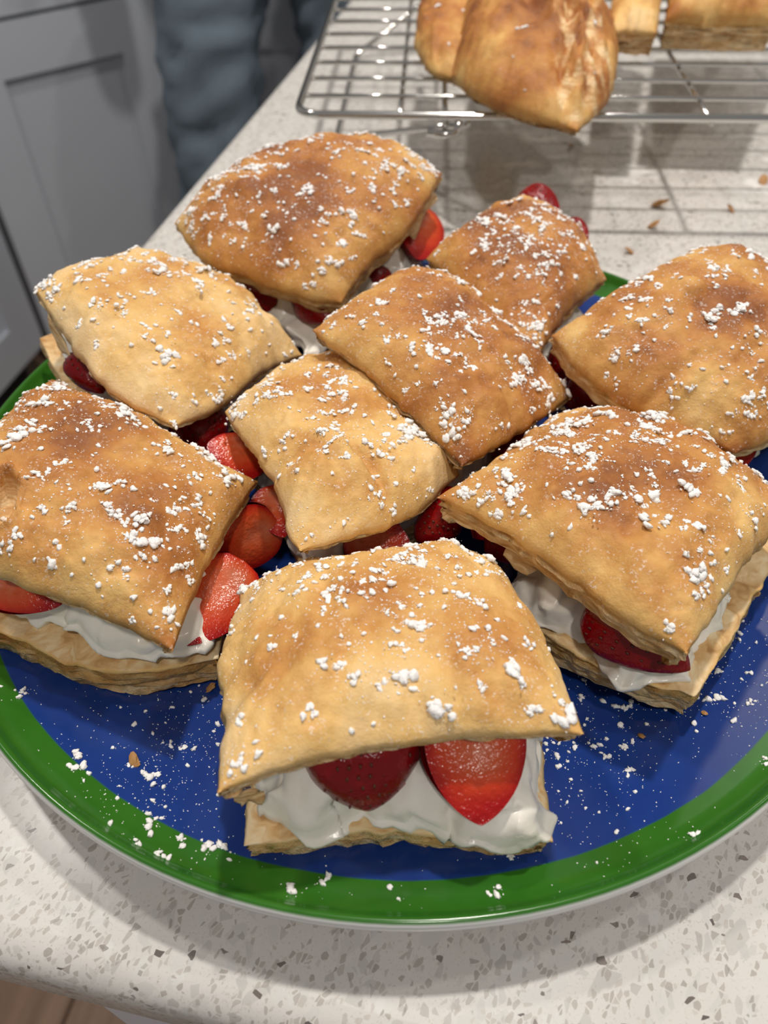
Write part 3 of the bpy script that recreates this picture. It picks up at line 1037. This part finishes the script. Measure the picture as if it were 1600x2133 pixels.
# 1 front centre
sandwich('front', 'pale golden pastry nearest the viewer with two strawberry slices over cream',
         [(453, 1652), (1216, 1530), (1040, 1178), (500, 1228)], [0.054, 0.054, 0.034, 0.035],
         [[(600, 1600), (740, 1570), (860, 1556), (1000, 1537), (1120, 1531)], [(1178, 1430), (1112, 1300), (1065, 1222)],
          [(940, 1160), (780, 1172), (600, 1190)], [(492, 1290), (456, 1380), (466, 1460), (468, 1530), (456, 1600)]],
         H=0.0150, t=0.0035, bake=0.34, seed=2, bot_t=0.009,
         bottom=([(508, 1762), (1152, 1752), (1120, 1400), (560, 1400)], [0.0245, 0.0245, 0.020, 0.020],
                 [[(620, 1752), (760, 1738), (900, 1742), (1040, 1752)], [(1138, 1640)], [], [(522, 1640)]]),
         cream=([(548, 1702), (1140, 1728), (1100, 1420), (600, 1420)], [0.0275, 0.0270, 0.026, 0.026],
                [[(640, 1722), (740, 1712), (830, 1706), (900, 1716), (980, 1748), (1070, 1752)], [(1135, 1640), (1112, 1540)], [], [(520, 1620), (545, 1530)]]),
         crH=0.0150,
         berries=[((770, 1690, 0.033), (745, 1500, 0.0460), 0.027, 'skin', dict(D=0.009)),
                  ((1003, 1720, 0.0365), (985, 1470, 0.0500), 0.0235, 'cut', dict(D=0.009, roll=0.12)),
                  ((1090, 1330, 0.034), (1000, 1300, 0.036), 0.022, 'skin', {})],
         clumps=120, specks=900, focus=(0.62, 0.66, 0.32))

# 2 right front
sandwich('right_front', 'large golden pastry at the right with thick sugar and cream drips on its lower half',
         [(910, 1036), (1432, 1362), (1665, 1060), (1172, 862)], [0.050, 0.053, 0.041, 0.038],
         [[(1050, 1108), (1180, 1200), (1300, 1290)], [(1505, 1250), (1590, 1130)], [(1580, 1010), (1450, 945), (1330, 905)], [(1110, 905), (1030, 970)]],
         H=0.0160, t=0.0080, bake=0.54, seed=5, inset=0.0045,
         bottom=([(1075, 1285), (1448, 1452), (1640, 1120), (1230, 930)], [0.024, 0.0265, 0.022, 0.020],
                 [[(1180, 1352), (1310, 1412)], [(1530, 1320)], [], []]),
         cream=([(1068, 1240), (1420, 1398), (1560, 1130), (1180, 980)], [0.027, 0.029, 0.026, 0.026],
                [[(1120, 1290), (1200, 1312), (1260, 1330), (1290, 1420), (1350, 1405)], [], [], []]),
         crH=0.013,
         berries=[((1438, 1396, 0.0355), (1225, 1258, 0.0385), 0.019, 'skin', dict(D=0.008)),
                  ((1010, 1150, 0.030), (1130, 1080, 0.034), 0.022, 'skin', {}),
                  ((985, 1120, 0.026), (1090, 1020, 0.034), 0.018, 'cut', {})],
         clumps=190, specks=700, focus=(0.45, 0.62, 0.36))

# 3 left front
sandwich('left_front', 'browned pastry at the left edge with a torn blister and sliced strawberries on its right',
         [(-130, 1100), (360, 1355), (537, 1003), (108, 790)], [0.055, 0.047, 0.040, 0.049],
         [[(0, 1203), (110, 1245), (230, 1295)], [(395, 1265), (425, 1195), (478, 1095)], [(420, 960), (330, 905), (215, 850)], [(40, 860), (-60, 970)]],
         H=0.0165, t=0.004, bake=0.60, seed=9, dome=crater, pale=crater_pale,
         bottom=([(-150, 1300), (455, 1372), (500, 1130), (60, 960)], [0.030, 0.022, 0.020, 0.022],
                 [[(0, 1320), (150, 1385), (290, 1400)], [], [], []]), bot_t=0.0125, bot_bake=0.55,
         cream=([(-60, 1255), (415, 1345), (470, 1150), (90, 1020)], [0.034, 0.029, 0.026, 0.028],
                [[(40, 1262), (130, 1292), (230, 1330), (320, 1352)], [], [], []]), crH=0.012,
         berries=[((362, 1345, 0.030), (510, 1170, 0.033), 0.021, 'cut', dict(D=0.009, roll=-0.15)),
                  ((445, 1180, 0.026), (575, 1080, 0.031), 0.021, 'cut', dict(D=0.010, roll=0.5)),
                  ((130, 1258, 0.040), (-40, 1205, 0.044), 0.013, 'cut', {})],
         clumps=150, specks=900, focus=(0.55, 0.70, 0.40))

# 4 left, pale
sandwich('left_pale', 'pale yellow pastry at the upper left, its cream showing on the left side',
         [(70, 600), (365, 888), (630, 740), (365, 552)], [0.066, 0.050, 0.036, 0.048],
         [[(120, 680), (180, 765), (255, 835)], [(460, 850), (550, 775)], [(560, 672), (460, 600)], [(260, 560), (150, 570)]],
         H=0.0150, t=0.004, bake=0.22, seed=13, bot_t=0.012, bot_bake=0.05,
         bottom=([(82, 705), (330, 950), (600, 790), (340, 600)], [0.036, 0.026, 0.022, 0.026], [[(130, 800), (200, 860)], [], [], []]),
         cream=([(112, 690), (340, 910), (560, 780), (340, 620)], [0.042, 0.034, 0.028, 0.030], [[(160, 770), (235, 840)], [], [], []]), crH=0.012,
         berries=[((215, 820, 0.043), (170, 735, 0.049), 0.016, 'skin', {}),
                  ((440, 960, 0.026), (400, 850, 0.034), 0.020, 'skin', {})],
         clumps=125, specks=500)

# 5 back left, brown
sandwich('back_left', 'tall brown pastry at the back left with red berries and cream spilling out in front',
         [(363, 465), (712, 632), (922, 362), (650, 330)], [0.052, 0.045, 0.060, 0.060],
         [[(420, 540), (520, 582), (640, 622)], [(765, 560), (855, 475)], [(850, 330), (750, 318)], [(540, 355), (440, 405)]],
         H=0.0185, t=0.0075, bake=0.66, seed=17, inset=0.004, bot_sc=0.88,
         cream=([(470, 600), (650, 745), (880, 530), (660, 440)], [0.028, 0.026, 0.032, 0.034], [[(540, 660)], [], [], []]), crH=0.010,
         berries=[((610, 632, 0.034), (455, 558, 0.038), 0.026, 'skin', {}),
                  ((690, 672, 0.036), (640, 600, 0.038), 0.020, 'skin', {}),
                  ((868, 540, 0.036), (880, 425, 0.044), 0.027, 'cut', dict(roll=0.5)),
                  ((775, 625, 0.028), (770, 560, 0.034), 0.018, 'skin', {})],
         clumps=230, specks=700)

# 6 back, small
sandwich('back_small', 'brown pastry at the back middle with a strawberry slice peeking over its far edge',
         [(888, 540), (1118, 748), (1264, 582), (1100, 425)], [0.047, 0.044, 0.041, 0.046],
         [[(990, 640)], [(1180, 655)], [(1200, 500)], [(1010, 455)]],
         H=0.0165, t=0.008, bake=0.72, seed=21, inset=0.004, bot_sc=0.86,
         berries=[((1168, 468, 0.040), (1088, 408, 0.044), 0.018, 'skin', {}),
                  ((1222, 512, 0.038), (1180, 468, 0.040), 0.012, 'skin', {}),
                  ((1140, 790, 0.022), (1220, 720, 0.030), 0.018, 'skin', {})],
         clumps=150, specks=700, focus=(0.6, 0.6, 0.28))

# 7 right
sandwich('right', 'wide brown pastry cut by the right picture edge',
         [(1148, 700), (1532, 945), (1770, 800), (1510, 510)], [0.052, 0.043, 0.041, 0.056],
         [[(1205, 772), (1300, 845), (1400, 893)], [(1640, 900)], [(1690, 690), (1610, 590)], [(1420, 545), (1280, 618)]],
         H=0.0185, t=0.008, bake=0.62, seed=25, inset=0.003, bot_sc=0.86,
         berries=[((1290, 880, 0.026), (1215, 770, 0.036), 0.024, 'skin', {}),
                  ((1540, 985, 0.026), (1500, 900, 0.032), 0.02, 'cut', {})],
         clumps=120, specks=600, cr_off=(0.0, -0.004))

# 8 centre, brown
sandwich('centre_brown', 'brown pastry in the middle of the plate, half behind the pale central one',
         [(650, 688), (962, 972), (1190, 826), (855, 572)], [0.061, 0.050, 0.036, 0.048],
         [[(740, 760), (840, 850)], [(1050, 925), (1130, 872)], [(1085, 735), (1005, 672), (930, 605)], [(800, 595), (735, 635)]],
         H=0.0160, t=0.004, bake=0.62, seed=29, bot_sc=0.86,
         berries=[((1050, 990, 0.024), (1100, 900, 0.030), 0.022, 'skin', {}),
                  ((690, 740, 0.040), (760, 700, 0.046), 0.02, 'skin', {})],
         clumps=135, specks=700)

# 9 centre, pale
sandwich('centre_pale', 'pale notched pastry in the centre, just behind the nearest one',
         [(468, 858), (625, 1148), (957, 990), (750, 742)], [0.048, 0.053, 0.040, 0.036],
         [[(495, 905), (555, 985), (588, 1060), (600, 1115)], [(720, 1122), (850, 1082)], [(938, 945), (872, 905), (868, 850), (845, 795)], [(670, 752), (565, 790)]],
         H=0.0145, t=0.0035, bake=0.33, seed=33, dome=lobes, bot_sc=0.86,
         berries=[((520, 1000, 0.034), (500, 900, 0.040), 0.022, 'cut', dict(roll=0.3)),
                  ((590, 1120, 0.028), (570, 1010, 0.034), 0.016, 'cut', {}),
                  ((860, 1150, 0.028), (720, 1110, 0.032), 0.018, 'cut', {}),
                  ((960, 1110, 0.028), (880, 1060, 0.034), 0.020, 'skin', {})],
         clumps=125, specks=800)

def flake(th, pts, bake=0.15, seed=0):
    """thin loose sheet of dough"""
    b_ = np.array(th.location)
    P0 = np.array([at(*p) for p in pts]); n_ = len(P0)
    c_ = P0.mean(0)
    ring = []
    for i in range(n_):
        a, b = P0[i], P0[(i + 1) % n_]
        for t_ in (0, 0.33, 0.66):
            ring.append(a + (b - a) * t_)
    ring = np.array(ring); ring = ring + 0.0007 * np.stack([vnoise(ring * 700 + k, seed + k) for k in range(3)], 1)
    m_ = len(ring)
    up = np.vstack([ring, c_ + (ring - c_) * 0.5 + np.array([0, 0, 0.0006]), [c_ + np.array([0, 0, 0.0008])]])
    V_ = np.vstack([up, up - np.array([0, 0, 0.0005])])
    F_ = []
    o_ = len(up)
    for i in range(m_):
        j = (i + 1) % m_
        F_ += [(i, j, m_ + j, m_ + i), (m_ + i, m_ + j, 2 * m_), (o_ + j, o_ + i, o_ + m_ + i, o_ + m_ + j), (o_ + m_ + j, o_ + m_ + i, o_ + 2 * m_), (j, i, o_ + i, o_ + j)]
    mesh_obj('flake', V_, F_, pastry_mat('flake_crust', bake, 0.1, seed), th, b_, attrs={'crust': np.full(len(V_), 0.3), 'brown': np.full(len(V_), 0.4)})

flake(SANDS[0][0], [(480, 1655, 0.045), (535, 1640, 0.045), (556, 1660, 0.041), (538, 1676, 0.039), (518, 1668, 0.040), (505, 1680, 0.039), (490, 1668, 0.041)], 0.0, 3)
flake(SANDS[1][0], [(1060, 1120, 0.043), (1110, 1150, 0.043), (1125, 1190, 0.040), (1085, 1195, 0.037), (1050, 1155, 0.039)], 0.2, 7)
flake(SANDS[3][0], [(100, 650, 0.058), (128, 690, 0.056), (150, 745, 0.052), (128, 730, 0.050), (104, 690, 0.052)], 0.1, 9)
flake(SANDS[4][0], [(845, 480, 0.046), (905, 400, 0.052), (912, 415, 0.048), (890, 440, 0.046), (862, 500, 0.042)], 0.3, 11)

# ------------------------------------------------------------------ sugar fallen on the plate, crumbs
def plate_sugar():
    r = np.random.default_rng(77)
    items = []
    def put(x, y, s):
        rr = math.hypot(x, y)
        if rr > 0.1475:
            return
        g = (float(plate_z(rr + 0.001)) - float(plate_z(rr))) / 0.001
        nn = np.array([-g * x / (rr + 1e-6), -g * y / (rr + 1e-6), 1.0]); nn /= np.linalg.norm(nn)
        items.append((np.array([x, y, float(plate_z(rr))]), nn, s))
    hot = [at(px, py, 0.013)[:2] for px, py in ((300, 1540), (400, 1640), (330, 1720), (1180, 1590), (1230, 1480), (1540, 1450), (1360, 1390), (1520, 1380), (440, 1500), (1180, 1620))]
    for s in sizes(r, 330):
        if r.uniform() < 0.6:
            h = hot[r.integers(len(hot))]
            x, y = h + r.normal(0, 0.011, 2)
        else:
            a = r.uniform(0, 6.283); q = 0.148 * math.sqrt(r.uniform(0.35, 1)); x, y = q * math.cos(a), q * math.sin(a)
        put(x, y, s * 0.66)
    for s in r.uniform(0.00007, 0.00021, 2600):
        if r.uniform() < 0.5:
            h = hot[r.integers(len(hot))]
            x, y = h + r.normal(0, 0.013, 2)
        else:
            a = r.uniform(0, 6.283); q = 0.148 * math.sqrt(r.uniform(0.3, 1)); x, y = q * math.cos(a), q * math.sin(a)
        put(x, y, s)
    for (px, py, s) in ((170, 1610, 0.0017), (305, 1612, 0.0015), (452, 1772, 0.0019), (315, 1718, 0.0015), (605, 1868, 0.0014), (1032, 1868, 0.0014),
                        (1500, 1448, 0.0016), (1170, 1560, 0.0014), (1318, 1602, 0.0010), (385, 1765, 0.0012), (680, 1840, 0.0012), (1435, 1757, 0.0012), (1585, 1600, 0.0012), (290, 1778, 0.0011), (340, 1798, 0.0012)):
        p = at(px, py, 0.015)
        put(p[0], p[1], s)
    o = sugar_mesh(items, None, None, 99)
    tag(o, 'white powdered sugar scattered over the bare blue and green plate', 'sugar')
plate_sugar()

def crumb(p, s, seed, label):
    r = np.random.default_rng(seed)
    bm = bmesh.new(); bmesh.ops.create_icosphere(bm, subdivisions=2, radius=1.0)
    v = np.array([x.co[:] for x in bm.verts]); f = [[q.index for q in q_.verts] for q_ in bm.faces]; bm.free()
    v = v * (1 + r.normal(0, 0.16, len(v)))[:, None] * np.array([1.0, r.uniform(0.5, 0.8), 0.30])
    a = r.uniform(0, 6.28)
    v = np.column_stack([v[:, 0] * math.cos(a) - v[:, 1] * math.sin(a), v[:, 0] * math.sin(a) + v[:, 1] * math.cos(a), v[:, 2] + 0.5 * v[:, 0]]) * s
    v[:, 2] -= v[:, 2].min()
    o = mesh_obj('pastry_crumb', v, f, M_CRUMB, smooth_shade=False)
    o.location = p
    tag(o, label, 'crumb', 'loose pastry crumbs')
for i, (px, py, s, onplate, lab) in enumerate((
        (282, 1588, 0.0020, 1, 'brown pastry crumb on the blue plate, left of the nearest pastry'),
        (1466, 1487, 0.0009, 1, 'tiny tan crumb on the plate below the tip of the right pastry'),
        (1335, 1535, 0.0010, 1, 'small tan crumb on the plate right of the nearest pastry'),
        (440, 1436, 0.0016, 1, 'dark crumb tucked beside the lower half of the left pastry'),
        (1372, 433, 0.0044, 0, 'largest pale crumb on the counter behind the plate'),
        (1360, 475, 0.0034, 0, 'flat crumb on the counter just in front of the largest crumb'),
        (1310, 527, 0.0024, 0, 'small crumb on the counter closest to the back of the plate'),
        (1188, 308, 0.0026, 0, 'brown crumb on the counter by the tip of the overhanging pastry'),
        (1520, 440, 0.0026, 0, 'crumb on the counter furthest right behind the plate'),
        (1588, 380, 0.0030, 0, 'crumb at the right picture edge in front of the rack'))):
    p = at(px, py, 0.010 if onplate else 0.0)
    if onplate:
        p = at(px, py, float(plate_z(math.hypot(p[0], p[1]))))
    crumb(p, s, 40 + i, lab)

# ------------------------------------------------------------------ wire cooling rack
RZ = 0.056
RY = math.radians(3.6)
RX = np.array([math.cos(RY), -math.sin(RY), 0]); RF = np.array([math.sin(RY), math.cos(RY), 0])
RO = np.array([-0.0475, 0.2150, RZ])         # front left corner of the rack frame
RW, RD = 0.42, 0.300
rack = empty('cooling_rack', (RO + RX * RW / 2 + RF * RD / 2) * np.array([1, 1, 0]), 'chrome wire cooling rack holding puffed pastries at the back', 'rack')
rb = np.array(rack.location)
cr_ = 0.012
frame = []
frame += arc_pts(RO + RX * cr_ + RF * cr_, cr_, math.pi, 1.5 * math.pi, 7, RX, RF)
frame += arc_pts(RO + RX * (RW - cr_) + RF * cr_, cr_, 1.5 * math.pi, 2 * math.pi, 7, RX, RF)
frame += arc_pts(RO + RX * (RW - cr_) + RF * (RD - cr_), cr_, 0, 0.5 * math.pi, 7, RX, RF)
frame += arc_pts(RO + RX * cr_ + RF * (RD - cr_), cr_, 0.5 * math.pi, math.pi, 7, RX, RF)
frame.append(frame[0])
fp = []
for a, b in zip(frame[:-1], frame[1:]):
    k = max(1, int(np.linalg.norm(b - a) / 0.02))
    fp += [a + (b - a) * i / k for i in range(k)]
fp.append(frame[0])
tube_obj('outer_frame', fp, 0.0021, M_CHROME, rack, rb, nseg=12, cap=False)
nw = 11
for i in range(1, nw + 1):
    d = 0.0262 * i
    if d > RD - 0.01:
        break
    a = RO + RF * d + RX * 0.0; b = a + RX * RW
    tube_obj('wire', [a + (b - a) * s for s in np.linspace(0, 1, 8)], 0.00125, M_CHROME, rack, rb, nseg=8)
for d in (0.052, 0.207, 0.362):
    a = RO + RX * d + RF * 0.0 - EZ * 0.0026; b = a + RF * RD
    tube_obj('cross_bar', [a + (b - a) * s for s in np.linspace(0, 1, 8)], 0.0014, M_CHROME, rack, rb, nseg=8)
for d, sgn in ((0.075, -1), (0.345, 1)):
    a = RO + RX * d + RF * 0.0 - EZ * 0.0052; b = a + RF * RD
    tube_obj('leg_bar', [a + (b - a) * s for s in np.linspace(0, 1, 8)], 0.0016, M_CHROME, rack, rb, nseg=8)
    # folding leg: two struts down to a rail lying on the counter
    f0 = RO + RX * (d + sgn * 0.068) + RF * 0.108; f0 = np.array([f0[0], f0[1], 0.0019])
    f1 = RO + RX * (d + sgn * 0.068) + RF * 0.275; f1 = np.array([f1[0], f1[1], 0.0019])
    top0 = RO + RX * (d - sgn * 0.012) + RF * 0.004 - EZ * 0.005
    top1 = RO + RX * (d - sgn * 0.012) + RF * (RD - 0.004) - EZ * 0.005
    leg = [top0, top0 * 0.5 + f0 * 0.5, f0 * 0.97 + top0 * 0.03, f0 * 0.97 + f1 * 0.03, f0 * 0.5 + f1 * 0.5, f1 * 0.97 + f0 * 0.03, f1 * 0.97 + top1 * 0.03, top1 * 0.5 + f1 * 0.5, top1]
    tube_obj('leg', leg, 0.0018, M_CHROME, rack, rb, nseg=10)
    hk = RO + RX * d - EZ * 0.006 + RF * 0.0
    tube_obj('hook', [hk - RX * 0.009 - EZ * 0.002, hk - EZ * 0.003, hk + RX * 0.006 - EZ * 0.002, hk + RX * 0.007 + EZ * 0.004], 0.0022, M_CHROME, rack, rb, nseg=8)

# pastries on the rack
def rack_pastry(label, corners, zs, mids, H, t, bake, seed, layers=10, n=84, clumps=0, specks=0, dome=None, side_pale=True, q=0.6, p=2.4, pale_mask=None, lump=0.0022, inset=0.005):
    E = px_edges(corners, zs, mids)
    C4 = np.array([e[0] for e in E]); ctr = C4.mean(0)
    base = np.array([ctr[0], ctr[1], RZ + 0.002])
    th = empty('puff_pastry', base, label, 'pastry', 'unfilled puffed pastries on the cooling rack')
    V, F, cr, br, inf = pillow(E, H, t, seed, n=n, layers=layers, inset=inset, q=q, p=p, lump=lump, mid=0.0011, dome=dome)
    if pale_mask is not None:
        u = np.linspace(0, 1, n + 1); u = 0.55 * u + 0.45 * (0.5 - 0.5 * np.cos(math.pi * u))
        U, W_ = np.meshgrid(u, u)
        cr[:(n + 1) ** 2] = 1 - pale_mask(U.reshape(-1), W_.reshape(-1))
    mesh_obj('crust', V, F, pastry_mat('rack_crust', bake, 0.15, seed * 0.77), th, base, attrs={'crust': cr, 'brown': br})
    if clumps:
        sugar_on(inf, th, base, seed + 50, clumps, specks)
    return th

def _band(U, V):
    return ((U - 1) * 0.75 + V * 0.55) / 0.93
def torn(U, V):
    d = _band(U, V)
    P3 = np.column_stack([U * 16, V * 16, U * 0])
    return smooth(-0.14, -0.06, d + 0.03 * vnoise(P3, 4)) * smooth(0.30, 0.20, d) * (0.42 + 0.30 * vnoise(P3 * 1.7, 8))
def torn_relief(U, V):
    d = _band(U, V)
    al = ((U - 1) * 0.55 - V * 0.75)
    m = smooth(-0.14, -0.06, d) * smooth(0.30, 0.20, d)
    Q = np.column_stack([d * 26, al * 9, U * 0])
    rid = 0.0050 * vnoise(Q, 3) + 0.0034 * vnoise(Q * 2.3, 5)
    crease = -0.009 * np.exp(-((d - 0.05 - 0.02 * np.sin(al * 14)) / 0.022) ** 2) * smooth(-0.25, -0.45, al)
    valley = -0.007 * np.exp(-((d + 0.17) / 0.05) ** 2) * smooth(-0.3, -0.6, al)
    return m * rid + crease + valley

big = rack_pastry('big puffed pastry with a torn flaky seam overhanging the front of the rack',
            [(940, 160), (1203, 275), (1292, 75), (1040, -70)], [0.064, 0.063, 0.065, 0.065],
            [[(985, 205), (1080, 245)], [(1272, 200)], [], [(960, 60)]], 0.033, 0.003, 0.72, 61, dome=torn_relief, pale_mask=torn, clumps=10, specks=60, q=0.55)
bb = np.array(big.location)
V, F, cr, br, inf = pillow(px_edges([(862, 98), (950, 168), (1090, 60), (890, -40)], [0.064, 0.062, 0.075, 0.066], [[(895, 150)], [(1010, 110)], [], []]),
                           0.016, 0.004, 63, n=50, p=2.2, q=0.55, lump=0.002)
mesh_obj('folded_flap', V, F, pastry_mat('rack_crust', 0.62, 0.15, 4.4), big, bb, attrs={'crust': cr, 'brown': br})
sugar_on(inf, big, bb, 5, 8, 50)
rack_pastry('small pale pastry wedged between the big torn pastry and the split one on the rack',
            [(1268, 68), (1368, 72), (1388, -90), (1285, -110)], [0.074, 0.074, 0.074, 0.074],
            [[], [], [], []], 0.012, 0.011, 0.32, 67, p=4.0)
rack_pastry('golden two-layered pastry at the top right corner of the rack',
            [(1386, 44), (1612, 52), (1700, -120), (1412, -120)], [0.076, 0.076, 0.076, 0.076],
            [[(1500, 50)], [], [], []], 0.022, 0.013, 0.52, 71, layers=12, inset=0.002, p=5.0, q=0.5)
